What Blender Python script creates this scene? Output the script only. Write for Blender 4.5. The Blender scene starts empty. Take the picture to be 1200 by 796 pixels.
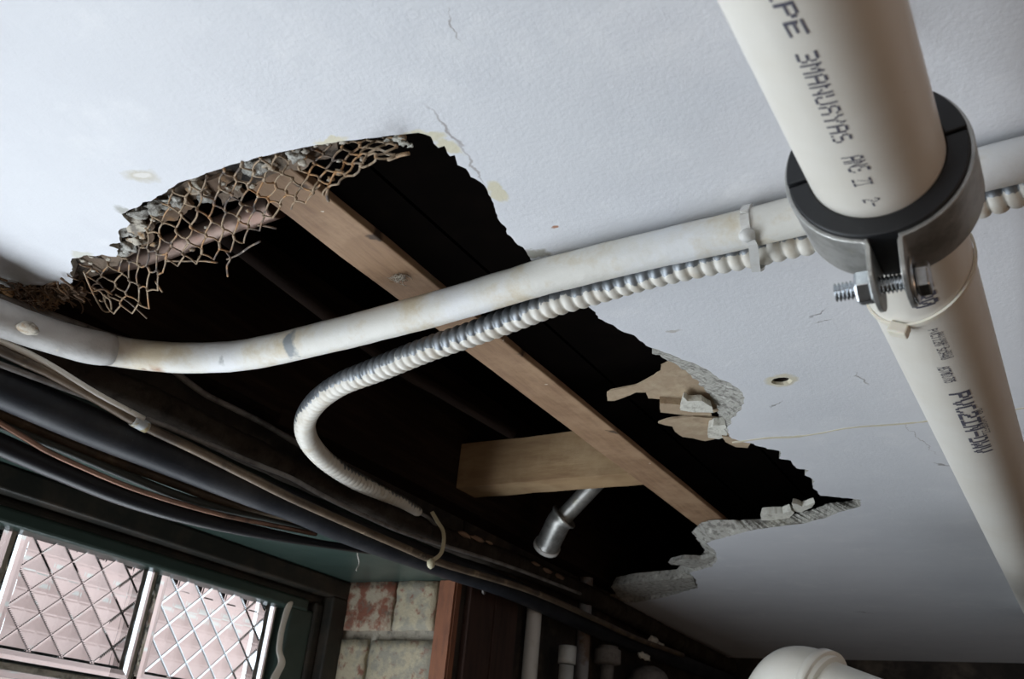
import bpy, bmesh, math, random
import numpy as np
from mathutils import Vector, Matrix, noise
from mathutils.geometry import tessellate_polygon
random.seed(7)
R = random.Random(11)
# ------------------------------------------------------------------ camera
F = 1100.0; PITCH = math.radians(25.6); ROLL = math.radians(5.85); AZ = math.radians(33)
CAM = Vector((0, 0, 2.0)); H = 2.30                      # ceiling 30 cm above the lens
_hd = Vector((-math.sin(AZ), math.cos(AZ), 0)); _r0 = Vector((math.cos(AZ), math.sin(AZ), 0))
FW = _hd * math.cos(PITCH) + Vector((0, 0, 1)) * math.sin(PITCH)
_u0 = _r0.cross(FW)
RT = _r0 * math.cos(ROLL) + _u0 * math.sin(ROLL)
UP = -_r0 * math.sin(ROLL) + _u0 * math.cos(ROLL)
sc = bpy.context.scene; C = sc.collection
cam = bpy.data.cameras.new('camera'); camo = bpy.data.objects.new('camera', cam); C.objects.link(camo)
cam.sensor_width = 36; cam.lens = F / 1200 * 36; cam.clip_start = .005; cam.clip_end = 50
M4 = Matrix((( RT.x, UP.x, -FW.x, CAM.x), (RT.y, UP.y, -FW.y, CAM.y), (RT.z, UP.z, -FW.z, CAM.z), (0, 0, 0, 1)))
camo.matrix_world = M4; sc.camera = camo
cam.dof.use_dof = True; cam.dof.focus_distance = .68; cam.dof.aperture_fstop = 22
# ------------------------------------------------------------------ world and light
w = bpy.data.worlds.new('overcast_sky'); sc.world = w; w.use_nodes = True
w.node_tree.nodes['Background'].inputs[0].default_value = (.80, .90, 1.0, 1)
w.node_tree.nodes['Background'].inputs[1].default_value = 2.3
def area(name, loc, tgt, sx, sy, power, col):
    l = bpy.data.lights.new(name, 'AREA'); l.shape = 'RECTANGLE'; l.size = sx; l.size_y = sy
    l.energy = power; l.color = col
    o = bpy.data.objects.new(name, l); C.objects.link(o); o.location = loc
    o.rotation_euler = (Vector(tgt) - Vector(loc)).to_track_quat('-Z', 'Y').to_euler()
    return o
area('window_daylight', (-.83, .12, 1.76), (.3, .12, 2.16), 1.5, .48, 12.4, (.86, .93, 1.0))
area('back_fill', (-1.25, -1.9, 1.72), (-.45, .6, 2.25), 1.2, .8, 25.0, (.88, .94, 1.0))  # added fill to even out the ceiling light; no window is built here
area('warm_fill', (1.0, .1, 1.75), (0, .25, 2.25), .3, .3, .9, (1.0, .60, .38))  # added fill, stands in for warm bounce on the drain pipe's dark side
area('room_fill', (-.1, -1.3, 1.3), (-.5, .8, 2.3), .7, .7, 1.5, (1.0, .93, .86))  # added fill from behind the camera to lift the pipe bundle
sc.view_settings.view_transform = 'Standard'; sc.view_settings.look = 'None'
sc.view_settings.gamma = 1; sc.view_settings.use_curve_mapping = False
sc.view_settings.exposure = 0.0

# ------------------------------------------------------------------ helpers
def ray(x, y): return (FW * F + RT * (x - 600) - UP * (y - 398)).normalized()
def pz(x, y, z=H): d = ray(x, y); return CAM + d * ((z - CAM.z) / d.z)
def px(x, y, X): d = ray(x, y); return CAM + d * (X / d.x)
def py(x, y, Y): d = ray(x, y); return CAM + d * (Y / d.y)
def pd(x, y, t): return CAM + ray(x, y) * t
def tag(o, label=None, cat=None, group=None, kind=None):
    if label: o['label'] = label
    if cat: o['category'] = cat
    if group: o['group'] = group
    if kind: o['kind'] = kind
    return o
def wloc(o):
    v = Vector(o.location)
    while o.parent: o = o.parent; v += Vector(o.location)
    return v
def obj(name, V, Fc, m, parent=None, smooth=False, loc=None):
    V = [Vector(v) for v in V]
    base = wloc(parent) if parent else Vector((0, 0, 0))
    if loc is None:
        n = max(1, len(V)); loc = sum(V, Vector()) / n
    loc = Vector(loc)
    me = bpy.data.meshes.new(name)
    me.from_pydata([tuple(v - loc) for v in V], [], Fc); me.update()
    if smooth: me.polygons.foreach_set('use_smooth', [True] * len(me.polygons))
    for mm in (m if isinstance(m, (list, tuple)) else [m]): me.materials.append(mm)
    o = bpy.data.objects.new(name, me); C.objects.link(o)
    o.location = loc - base
    if parent: o.parent = parent
    return o
def empty(name, loc):
    o = bpy.data.objects.new(name, None); C.objects.link(o); o.location = loc; o.empty_display_size = .02; return o
class MB:
    def __init__(s): s.V = []; s.F = []
    def add(s, V, Fc):
        b = len(s.V); s.V += [Vector(v) for v in V]; s.F += [tuple(i + b for i in f) for f in Fc]; return s
    def box(s, a, b):
        (x0, y0, z0), (x1, y1, z1) = a, b
        return s.add([(x0,y0,z0),(x1,y0,z0),(x1,y1,z0),(x0,y1,z0),(x0,y0,z1),(x1,y0,z1),(x1,y1,z1),(x0,y1,z1)],
            [(0,3,2,1),(4,5,6,7),(0,1,5,4),(1,2,6,5),(2,3,7,6),(3,0,4,7)])
    def obj(s, name, m, parent=None, smooth=False, loc=None): return obj(name, s.V, s.F, m, parent, smooth, loc)
def bevel(o, w_=.001, seg=2):
    md = o.modifiers.new('b', 'BEVEL'); md.width = w_; md.segments = seg; md.limit_method = 'ANGLE'; return o
def resample(P, step):
    P = [Vector(p) for p in P]; out = []
    for i in range(len(P) - 1):
        p0 = P[max(i-1, 0)]; p1 = P[i]; p2 = P[i+1]; p3 = P[min(i+2, len(P)-1)]
        if i == 0: p0 = p1 * 2 - p2
        if i == len(P) - 2: p3 = p2 * 2 - p1
        for k in range(12):
            t = k / 12
            out.append(.5 * ((2*p1) + (-p0+p2)*t + (2*p0-5*p1+4*p2-p3)*t*t + (-p0+3*p1-3*p2+p3)*t**3))
    out.append(P[-1])
    L = [0]
    for a, b in zip(out, out[1:]): L.append(L[-1] + (b - a).length)
    n = max(2, int(L[-1] / step) + 1); res = []; j = 0
    for k in range(n + 1):
        s = L[-1] * k / n
        while j < len(L) - 2 and L[j+1] < s: j += 1
        t = (s - L[j]) / max(1e-9, L[j+1] - L[j]); res.append(out[j].lerp(out[j+1], min(1, max(0, t))))
    return res
def frames(P, hint=Vector((0, 0, 1))):
    T = []
    for i in range(len(P)):
        T.append((P[min(i+1, len(P)-1)] - P[max(i-1, 0)]).normalized())
    n = hint - T[0] * hint.dot(T[0])
    if n.length < 1e-4: n = Vector((1, 0, 0)) - T[0] * T[0].x
    n.normalize(); out = []
    for t in T:
        n = (n - t * n.dot(t)).normalized(); out.append((n, t.cross(n)))
    return out
def tube_data(P, r, n=14, step=.01, wob=0, cap=True, rs=True, seed=0):
    if rs: P = resample(P, step)
    else: P = [Vector(p) for p in P]
    fr = frames(P); V = []; Fc = []; s = 0; N = len(P)
    for i, (p, (a, b)) in enumerate(zip(P, fr)):
        if i: s += (P[i] - P[i-1]).length
        rr = r(s, i / (N - 1)) if callable(r) else r
        for k in range(n):
            th = 2 * math.pi * k / n; d = a * math.cos(th) + b * math.sin(th)
            q = rr
            if wob: q += wob * noise.noise(Vector((s * 60 + seed, d.x * 1.5, d.z * 1.5 + d.y)))
            V.append(p + d * q)
    for i in range(N - 1):
        for k in range(n):
            k2 = (k + 1) % n; Fc.append((i*n+k, i*n+k2, (i+1)*n+k2, (i+1)*n+k))
    if cap:
        Fc.append(tuple(range(n-1, -1, -1))); Fc.append(tuple((N-1)*n + k for k in range(n)))
    return V, Fc
def tube(name, P, r, m, parent=None, **k):
    V, Fc = tube_data(P, r, **k)
    o = obj(name, V, Fc, m, parent, True)
    me = o.data
    if k.get('cap', True) and len(me.polygons) > 2:
        me.polygons[len(me.polygons)-1].use_smooth = False; me.polygons[len(me.polygons)-2].use_smooth = False
    return o
def jitter_loop(P, step, amp, seed=0, amp2=None):
    """subdivide a closed 2D loop and roughen it"""
    out = []; n = len(P)
    for i in range(n):
        a = Vector(P[i]); b = Vector(P[(i+1) % n]); L = (b - a).length; k = max(1, int(L / step))
        t = (b - a); nr = Vector((-t.y, t.x)).normalized() if L > 0 else Vector((0, 0))
        for j in range(k):
            p = a.lerp(b, j / k)
            d = amp * (noise.noise(Vector((p.x * 90, p.y * 90, seed))) + .6 * noise.noise(Vector((p.x * 260, p.y * 260, seed + 5))))
            out.append(p + nr * d)
    return out
def slab(name, poly, z0, z1, m, parent=None, step=.004, amp=.0012, seed=0, tilt=(0, 0), inset=0, **k):
    """thin plate with a ragged outline; poly = list of xy"""
    L = jitter_loop([(p[0], p[1]) for p in poly], step, amp, seed) if step else [Vector(p[:2]) for p in poly]
    n = len(L); c = sum(L, Vector((0, 0))) / n
    def zz(p, z): return z + (p.x - c.x) * tilt[0] + (p.y - c.y) * tilt[1]
    V = [(p.x, p.y, zz(p, z0)) for p in L] + [((c + (p - c) * (1 - inset)).x, (c + (p - c) * (1 - inset)).y, zz(p, z1)) for p in L]
    tris = tessellate_polygon([[Vector((p.x, p.y, 0)) for p in L]])
    Fc = [tuple(t) for t in tris] + [tuple(n + i for i in t[::-1]) for t in tris]
    for i in range(n): j = (i+1) % n; Fc.append((i, j, n+j, n+i))
    return fixn(obj(name, V, Fc, m, parent, **k))
def fixn(o):
    bm = bmesh.new(); bm.from_mesh(o.data); bmesh.ops.recalc_face_normals(bm, faces=bm.faces); bm.to_mesh(o.data); bm.free(); return o
def lump_data(c, r, seed=0, sub=2, sq=(1, 1, 1), amp=.35):
    bm = bmesh.new(); bmesh.ops.create_icosphere(bm, subdivisions=sub, radius=1)
    V = []
    for v in bm.verts:
        d = v.co.normalized(); k = 1 + amp * noise.noise(d * 1.3 + Vector((seed, seed * .7, 0))) + amp * .5 * noise.noise(d * 3.1 + Vector((seed, 0, 3)))
        V.append(Vector(c) + Vector((d.x * sq[0], d.y * sq[1], d.z * sq[2])) * r * k)
    Fc = [tuple(v.index for v in f.verts) for f in bm.faces]; bm.free(); return V, Fc

# ------------------------------------------------------------------ materials
class NT:
    def __init__(s, m): m.use_nodes = True; s.t = m.node_tree; s.N = s.t.nodes; s.L = s.t.links; s.b = s.N['Principled BSDF']
    def node(s, typ, **k):
        n = s.N.new(typ)
        for a, v in k.items(): setattr(n, a, v)
        return n
    def link(s, a, b): s.L.new(a, b)
def vin(nt, sock, v):
    if hasattr(v, 'is_linked') or isinstance(v, bpy.types.NodeSocket): nt.link(v, sock)
    else: sock.default_value = v
def c4(c): return (c[0], c[1], c[2], 1)
def mixc(nt, f, a, b):
    n = nt.node('ShaderNodeMix', data_type='RGBA'); vin(nt, n.inputs[0], f)
    vin(nt, n.inputs[6], a if isinstance(a, bpy.types.NodeSocket) else c4(a)); vin(nt, n.inputs[7], b if isinstance(b, bpy.types.NodeSocket) else c4(b))
    return n.outputs[2]
def math_(nt, op, a, b=0.0, clamp=False):
    n = nt.node('ShaderNodeMath', operation=op, use_clamp=clamp); vin(nt, n.inputs[0], a); vin(nt, n.inputs[1], b); return n.outputs[0]
def ramp(nt, v, lo, hi):
    n = nt.node('ShaderNodeMapRange'); n.clamp = True; vin(nt, n.inputs[0], v); n.inputs[1].default_value = lo; n.inputs[2].default_value = hi
    return n.outputs[0]
def noi(nt, vec, scale, detail=4, rough=.6, dist=0):
    n = nt.node('ShaderNodeTexNoise'); nt.link(vec, n.inputs['Vector']); n.inputs['Scale'].default_value = scale
    n.inputs['Detail'].default_value = detail; n.inputs['Roughness'].default_value = rough; n.inputs['Distortion'].default_value = dist
    return n.outputs[0]
def scaled(nt, vec, s, rot=(0, 0, 0)):
    n = nt.node('ShaderNodeMapping'); nt.link(vec, n.inputs[0]); n.inputs['Scale'].default_value = s; n.inputs['Rotation'].default_value = rot; return n.outputs[0]
def mat(name, col, rough=.6, metal=0, layers=(), bumps=(), spots=(), spec=.5, warp=.006):
    """layers: (colour, noise scale, lo, hi[, stretch]); spots: (pos, (rx,ry,rz), rotz, colour, softness); bumps: (scale, strength, distance[, stretch])"""
    m = bpy.data.materials.new(name); nt = NT(m)
    geo = nt.node('ShaderNodeNewGeometry'); P = geo.outputs['Position']
    c = None; col0 = col
    for L in layers:
        v = scaled(nt, P, L[4]) if len(L) > 4 else P
        f = ramp(nt, noi(nt, v, L[1], 6, .65), L[2], L[3])
        c = mixc(nt, f, c if c else col0, L[0])
    if spots:
        wn = nt.node('ShaderNodeTexNoise'); nt.link(P, wn.inputs['Vector']); wn.inputs['Scale'].default_value = 110; wn.inputs['Detail'].default_value = 3
        s1 = nt.node('ShaderNodeVectorMath', operation='SUBTRACT'); nt.link(wn.outputs[1], s1.inputs[0]); s1.inputs[1].default_value = (.5, .5, .5)
        s2 = nt.node('ShaderNodeVectorMath', operation='SCALE'); nt.link(s1.outputs[0], s2.inputs[0]); s2.inputs['Scale'].default_value = warp * 2
        s3 = nt.node('ShaderNodeVectorMath', operation='ADD'); nt.link(P, s3.inputs[0]); nt.link(s2.outputs[0], s3.inputs[1])
        for (p, rr, rz, cc, soft) in spots:
            mp = nt.node('ShaderNodeMapping', vector_type='TEXTURE'); nt.link(s3.outputs[0], mp.inputs[0])
            mp.inputs['Location'].default_value = p; mp.inputs['Rotation'].default_value = (0, 0, rz); mp.inputs['Scale'].default_value = rr
            ln = nt.node('ShaderNodeVectorMath', operation='LENGTH'); nt.link(mp.outputs[0], ln.inputs[0])
            f = ramp(nt, ln.outputs['Value'], 1 + soft * .5, 1 - soft * .5)
            c = mixc(nt, f, c if c else col0, cc)
    if c: nt.link(c, nt.b.inputs['Base Color'])
    else: nt.b.inputs['Base Color'].default_value = c4(col)
    nt.b.inputs['Roughness'].default_value = rough; nt.b.inputs['Metallic'].default_value = metal
    nt.b.inputs['Specular IOR Level'].default_value = spec
    prev = None
    for B in bumps:
        v = scaled(nt, P, B[3]) if len(B) > 3 else P
        bn = nt.node('ShaderNodeBump'); bn.inputs['Strength'].default_value = B[1]; bn.inputs['Distance'].default_value = B[2]
        nt.link(noi(nt, v, B[0], 5, .6), bn.inputs['Height'])
        if prev: nt.link(prev, bn.inputs['Normal'])
        prev = bn.outputs[0]
    if prev: nt.link(prev, nt.b.inputs['Normal'])
    return m
def pspot(x, y, rx, ry, rot, col, soft=.3, z=H):
    p = pz(x, y, z); return ((p.x, p.y, p.z), (rx, ry, .05), math.radians(rot), col, soft)
def dir_px(x0, y0, x1, y1, z=H):
    a = pz(x0, y0, z); b = pz(x1, y1, z); return math.degrees(math.atan2(b.y - a.y, b.x - a.x)), (b - a).length, (a + b) / 2
def line_spot(x0, y0, x1, y1, wd, col, soft=.6):
    a, L, c = dir_px(x0, y0, x1, y1); return ((c.x, c.y, H), (L / 2, wd, .05), math.radians(a), col, soft)

CR = (.70, .64, .50)
paint_c = mat('ceiling_paint', (.70, .715, .745), .55,
    layers=[((.63, .645, .68), 6, .45, .75), ((.76, .77, .79), 25, .55, .8)],
    bumps=[(330, .30, .0009), (900, .2, .0004), (16, .14, .003), (110, .16, .001, (1, .3, 1))],
    spots=[pspot(166, 206, .010, .0055, 25, (.55, .52, .44), .7), pspot(167, 206, .006, .003, 25, (.72, .70, .66), .5),
        pspot(583, 225, .0095, .0045, 100, (.66, .62, .47), .35), pspot(497, 160, .012, .004, 20, (.66, .62, .47), .4), pspot(525, 172, .008, .004, 60, (.66, .62, .47), .4),
        pspot(390, 167, .010, .0035, 10, (.66, .62, .47), .4), pspot(627, 298, .009, .004, 10, (.38, .37, .33), .5),
        pspot(97, 300, .008, .006, 0, (.58, .58, .52), .4), pspot(150, 250, .009, .006, 70, (.40, .40, .37), .4),
        line_spot(505, 130, 545, 178, .0011, (.38, .36, .36), 1), line_spot(545, 178, 566, 215, .0007, (.42, .40, .40), 1),
        line_spot(525, 15, 540, 45, .0006, (.42, .40, .40), 1), line_spot(950, 372, 968, 364, .0006, (.30, .29, .30), 1),
        line_spot(955, 378, 975, 374, .0005, (.35, .34, .34), 1), line_spot(1003, 438, 1018, 450, .0007, (.38, .37, .37), 1),
        line_spot(1095, 543, 1118, 548, .0010, (.35, .34, .34), 1), line_spot(1060, 498, 1095, 530, .0004, (.42, .40, .40), 1),
        line_spot(1000, 717, 1022, 719, .0016, (.30, .29, .30), .8), line_spot(905, 477, 915, 470, .0007, (.3, .3, .3), 1),
        pspot(660, 376, .005, .002, 30, (.52, .50, .46), .5), pspot(790, 388, .004, .002, 0, (.5, .48, .46), .6),
        pspot(915, 446, .0115, .0105, 0, (.64, .60, .48), .35), pspot(20, 330, .03, .010, -30, (.46, .46, .44), 1),
        pspot(30, 345, .018, .008, -30, (.30, .29, .27), .8), pspot(649, 268, .002, .0012, 0, (.4, .2, .12), .5),
        line_spot(800, 425, 860, 470, .0022, CR, .6)])
plaster = mat('broken_plaster', (.42, .41, .37), .95, layers=[((.20, .19, .17), 160, .48, .62), ((.66, .65, .60), 90, .55, .7)], bumps=[(300, .9, .003), (900, .6, .001)])
plaster_w = mat('white_plaster', (.66, .65, .58), .9, layers=[((.36, .34, .29), 120, .5, .72)], bumps=[(260, .7, .002)])
papr = mat('torn_board_paper', (.36, .27, .18), .9, layers=[((.44, .35, .24), 60, .45, .65), ((.22, .15, .10), 45, .60, .75)], bumps=[(120, .5, .002)])
wood_b = mat('batten_wood', (.27, .165, .092), .75, layers=[((.20, .115, .065), 60, .42, .68, (3, .35, 1)), ((.36, .235, .14), 14, .5, .7)],
    bumps=[(160, .35, .001, (2, .2, 1))],
    spots=[pspot(x, y, a, b, 60, (.06, .035, .02), .6) for (x, y, a, b) in [(437, 303, .006, .003), (348, 243, .005, .003), (612, 438, .007, .003), (690, 490, .007, .003), (716, 525, .006, .003), (500, 325, .003, .002)]]
        + [pspot(x, y, .0012, .0012, 0, (.6, .52, .42), .3) for (x, y) in [(370, 272), (402, 265), (455, 285), (640, 470), (700, 497), (705, 502), (712, 490), (655, 455), (760, 560), (590, 420)]])
wood_n = mat('noggin_wood', (.38, .255, .135), .75, layers=[((.27, .165, .085), 30, .40, .66, (.4, 1, 2.5)), ((.46, .33, .19), 12, .5, .72)], bumps=[(120, .35, .001, (.3, 1, 2))])
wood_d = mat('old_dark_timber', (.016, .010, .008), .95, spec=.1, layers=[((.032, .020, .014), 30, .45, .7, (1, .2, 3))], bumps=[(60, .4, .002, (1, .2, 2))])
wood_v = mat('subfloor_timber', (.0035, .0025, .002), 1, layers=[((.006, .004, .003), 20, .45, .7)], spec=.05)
conduit_m = mat('painted_conduit', (.66, .65, .60), .5, layers=[((.58, .52, .40), 22, .50, .68), ((.72, .73, .73), 14, .5, .62), ((.36, .28, .19), 60, .63, .72)],
    bumps=[(60, .4, .002), (350, .3, .0006)], warp=.006)
black_p = mat('black_plastic_pipe', (.014, .016, .021), .5, spec=.3, layers=[((.035, .036, .040), 20, .45, .7), ((.10, .10, .10), 240, .70, .76)], bumps=[(200, .3, .0006)])
dirty_shade_p = mat('grimy_pipe_and_hole_shade', (.036, .028, .022), .95, spec=.15, layers=[((.065, .055, .045), 25, .45, .7), ((.02, .016, .013), 60, .5, .7)], bumps=[(160, .7, .0015)])
copper_m = mat('tarnished_copper', (.15, .11, .075), .5, .2, layers=[((.07, .052, .038), 30, .45, .65), ((.40, .32, .22), 45, .58, .72)], bumps=[(220, .4, .0008)])
copper_s = mat('bright_copper', (.17, .115, .09), .38, .6, layers=[((.20, .11, .08), 40, .45, .7)], bumps=[(90, .4, .001)])
brownc = mat('brown_cable_sheath', (.085, .062, .038), .5, layers=[((.19, .145, .09), 40, .55, .7), ((.02, .016, .012), 22, .5, .7)], bumps=[(200, .4, .0008)])
blackc = mat('black_cable_sheath', (.007, .007, .009), .4, spec=.3, bumps=[(80, .2, .0005)])
whitec = mat('white_cable_sheath', (.80, .78, .72), .5, layers=[((.40, .36, .30), 50, .64, .75)], bumps=[(260, .3, .0006)])
greyc = mat('dusty_cable', (.20, .19, .18), .8, layers=[((.10, .09, .085), 50, .45, .65)], bumps=[(200, .5, .0008)])
green_m = mat('dark_green_paint', (.034, .058, .050), .35, layers=[((.048, .075, .066), 18, .45, .7), ((.10, .11, .10), 130, .70, .77)], bumps=[(220, .25, .0006), (30, .3, .002)])
green_b = mat('worn_green_brown_paint', (.016, .016, .013), .5, layers=[((.05, .038, .028), 26, .45, .7)], bumps=[(200, .4, .0008)])
white_p = mat('white_paint', (.62, .62, .60), .5, layers=[((.50, .47, .42), 30, .55, .75)], bumps=[(200, .3, .0006)])
galv = mat('galvanised_steel', (.50, .50, .48), .42, .8, layers=[((.33, .33, .31), 90, .45, .65), ((.50, .48, .36), 40, .6, .75)], bumps=[(300, .3, .0004)])
zinc = mat('zinc_bolt', (.62, .66, .70), .25, 1.0, layers=[((.45, .47, .49), 200, .45, .7)])
rubber = mat('black_rubber', (.011, .012, .014), .5, layers=[((.03, .03, .032), 160, .64, .74)], bumps=[(400, .3, .0003)])
pvc = mat('cream_plastic_pipe', (.74, .715, .65), .33, layers=[((.70, .665, .585), 12, .45, .7), ((.45, .37, .28), 90, .72, .78)], bumps=[(30, .05, .001)])
nylon = mat('translucent_nylon', (.72, .68, .58), .4)
NT(nylon).b.inputs['Subsurface Weight'].default_value = .2; nylon.node_tree.nodes['Principled BSDF'].inputs['Subsurface Radius'].default_value = (.003, .002, .001)
nylon_y = mat('yellowed_nylon', (.58, .54, .38), .45)
ink = mat('printed_ink', (.10, .10, .13), .6)
rust = mat('rusty_wire', (.32, .24, .16), .7, .3, layers=[((.42, .23, .10), 55, .50, .60), ((.11, .09, .08), 35, .5, .6), ((.48, .42, .34), 80, .60, .68)], bumps=[(900, .5, .0004)])
crumb_m = mat('plaster_crumbs', (.46, .42, .35), .95, layers=[((.30, .19, .10), 60, .5, .6), ((.22, .20, .17), 150, .52, .62)], bumps=[(400, .7, .001)])
debris_m = mat('brown_fibre_debris', (.13, .085, .055), .95, layers=[((.26, .15, .07), 70, .5, .65)], bumps=[(400, .7, .001)])
mortar_m = mat('old_mortar', (.38, .35, .29), .95, layers=[((.20, .19, .16), 90, .5, .66)], bumps=[(240, .8, .002)])
def brickm(nm, a, b, c):
    return mat(nm, a, .9, layers=[(b, 38, .46, .56), (c, 70, .56, .66)], bumps=[(160, .7, .002), (500, .4, .0006)])
brick_r = brickm('red_brick_worn', (.24, .095, .06), (.42, .36, .27), (.17, .13, .10))
brick_g = brickm('limewashed_brick', (.47, .41, .29), (.32, .30, .24), (.26, .12, .085))
wall_d = mat('grimy_dark_wall', (.045, .036, .030), .95, layers=[((.11, .09, .07), 9, .55, .7), ((.02, .017, .015), 14, .45, .6)], bumps=[(60, .7, .003)])
board_d = mat('dark_stained_board', (.050, .024, .017), .7, layers=[((.028, .014, .010), 30, .45, .65, (3, 3, .4))], bumps=[(120, .3, .001, (3, 3, .3))])
red_wood = mat('reddish_corner_board', (.26, .105, .055), .7, layers=[((.16, .065, .04), 50, .45, .7, (3, 3, .5))], bumps=[(150, .3, .001)])
room_m = mat('warm_room_wall', (.34, .25, .18), .8, layers=[((.28, .20, .14), 5, .45, .7)], bumps=[(30, .3, .002)])
floor_m = mat('basement_floor', (.20, .165, .13), .8, layers=[((.14, .12, .10), 4, .45, .7)], bumps=[(40, .3, .003)])
cobweb = mat('cobweb_thread', (.55, .53, .48), .8)
seam_m = mat('seam_filler', (.60, .555, .43), .85, bumps=[(300, .5, .001)])
# brick yard wall outside
yard = bpy.data.materials.new('yard_brick'); nt = NT(yard)
g_ = nt.node('ShaderNodeNewGeometry'); mp_ = scaled(nt, g_.outputs['Position'], (1, 1, 1), (math.radians(90), 0, math.radians(90)))
bt = nt.node('ShaderNodeTexBrick'); nt.link(mp_, bt.inputs[0]); bt.inputs['Scale'].default_value = 1
bt.inputs['Brick Width'].default_value = .22; bt.inputs['Row Height'].default_value = .075; bt.inputs['Mortar Size'].default_value = .006
bt.inputs['Color1'].default_value = (.66, .47, .42, 1); bt.inputs['Color2'].default_value = (.74, .56, .51, 1); bt.inputs['Mortar'].default_value = (.7, .66, .6, 1)
nt.link(bt.outputs[0], nt.b.inputs['Base Color']); nt.b.inputs['Roughness'].default_value = .9
# glass
glass = bpy.data.materials.new('pressed_glass'); nt = NT(glass)
nt.b.inputs['Base Color'].default_value = (.97, .98, .98, 1); nt.b.inputs['Roughness'].default_value = .03
nt.b.inputs['Transmission Weight'].default_value = 1; nt.b.inputs['IOR'].default_value = 1.45

# ------------------------------------------------------------------ ceiling with the broken hole
YE = 2.04; XR = 1.15; YB = -2.0; XW = -.70; XG = -.905; ZS = 2.24; YC = 1.006
# (x, y) on the paint skin, optional (xt, yt) for where the plaster's back edge shows
hole = [(-60, 352), (0, 345), (30, 336), (60, 333), (82, 334), (86, 318), (84, 303), (100, 298), (136, 301), (139, 292), (127, 288), (140, 284), (139, 271), (152, 262), (143, 251),
 (160, 243), (185, 230), (215, 213), (250, 200), (300, 185), (350, 174), (400, 166), (450, 160), (490, 156), (506, 160), (513, 172), (521, 171), (527, 183), (532, 182), (537, 193),
 (545, 198), (552, 207), (562, 213), (572, 228), (580, 245), (588, 262), (600, 280), (612, 290), (622, 305), (640, 322), (665, 345), (688, 357), (694, 364), (702, 373), (718, 381), (728, 388), (744, 393), (757, 405),
 (772, 410, 766, 414), (795, 420, 786, 424), (822, 430, 806, 436), (845, 444, 822, 452), (866, 456, 836, 468), (873, 466, 842, 482), (869, 478, 843, 494), (858, 492, 842, 503), (852, 502, 842, 512), (856, 514),
 (876, 519), (900, 526), (915, 529), (914, 537), (926, 540), (934, 549), (946, 551), (944, 557), (953, 562), (953, 572), (962, 581), (984, 583, 986, 582),
 (1009, 586, 1003, 583), (1008, 594, 996, 588), (985, 600, 972, 590), (968, 607, 950, 598), (940, 614, 925, 604), (905, 618, 892, 608), (878, 622, 868, 610), (850, 630, 842, 609), (834, 634, 822, 612), (828, 637, 811, 624),
 (838, 646, 818, 634), (841, 656, 826, 645), (834, 664, 822, 652), (812, 670, 800, 660), (808, 672, 792, 668), (816, 680, 806, 676), (817, 689, 806, 684), (780, 700, 770, 690), (745, 706, 735, 696)]
TH = .014
lowpts = []; toppts = []
for h in hole:
    a = pz(h[0], h[1], H); lowpts.append(a)
    if len(h) > 2: toppts.append(pz(h[2], h[3], H + TH))
    else: toppts.append(Vector((a.x, a.y, H + TH)))
# clamp to the wall
lo2 = []; tp2 = []
for i in range(len(lowpts) - 1):
    a, b = lowpts[i], lowpts[i+1]; c, d = toppts[i], toppts[i+1]
    k = max(1, int((b - a).length / .0028))
    for j in range(k):
        t = j / k; p = a.lerp(b, t); q = c.lerp(d, t)
        tn = (b - a).normalized(); nr = Vector((-tn.y, tn.x, 0))
        amp = .0016 if 6 < i < len(lowpts) - 3 else .002
        if 17 <= i <= 22: amp = .0006
        p = p + nr * amp * (noise.noise(p * 110) * 1.2 + .7 * noise.noise(p * 330))
        q = q + nr * .0022 * noise.noise(q * 200) * 1.4
        lo2.append(p); tp2.append(q)
lo2.append(lowpts[-1]); tp2.append(toppts[-1])
y0h = lo2[0].y; y1h = lo2[-1].y
outer = [Vector((XW, y1h, H)), Vector((XW, YE, H)), Vector((XR, YE, H)), Vector((XR, YB, H)), Vector((-2.0, YB, H)), Vector((-2.0, -.75, H)), Vector((XW, -.75, H)), Vector((XW, y0h, H))]
loopL = outer + lo2; loopT = [Vector((p.x, p.y, H + TH)) for p in outer] + tp2
# old screw hole
hc = pz(916, 447); screwL = []; screwT = []
for k in range(24):
    a = -2 * math.pi * k / 24; rr = 1 + .12 * noise.noise(Vector((math.cos(a) * 2, math.sin(a) * 2, 4)))
    screwL.append(hc + Vector((math.cos(a) * .0078 * rr, math.sin(a) * .0070 * rr, 0)))
    screwT.append(hc + Vector((-.001 + math.cos(a) * .0062 * rr, .001 + math.sin(a) * .0055 * rr, .0025)))
n = len(loopL); m_ = len(screwL)
V = loopL + screwL + loopT + [Vector((p.x, p.y, H + TH)) for p in screwT] + screwT
tl = tessellate_polygon([[Vector((p.x, p.y, 0)) for p in loopL], [Vector((p.x, p.y, 0)) for p in screwL]])
tt = tessellate_polygon([[Vector((p.x, p.y, 0)) for p in loopT], [Vector((p.x, p.y, 0)) for p in screwT]])
N1 = n + m_
Fc = [tuple(t) for t in tl] + [tuple(i + N1 for i in t) for t in tt]; mi = [0] * len(tl) + [1] * len(tt)
for i in range(n): j = (i + 1) % n; Fc.append((i, j, N1 + j, N1 + i)); mi.append(1)
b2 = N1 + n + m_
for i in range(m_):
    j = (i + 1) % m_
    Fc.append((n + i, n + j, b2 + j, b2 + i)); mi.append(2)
    Fc.append((b2 + i, b2 + j, N1 + n + j, N1 + n + i)); mi.append(3)  # dark pipe material on the upper wall paints in the hole's shade
ceil = obj('ceiling', V, Fc, [paint_c, plaster, seam_m, dirty_shade_p]); ceil.data.polygons.foreach_set('material_index', mi)
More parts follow.
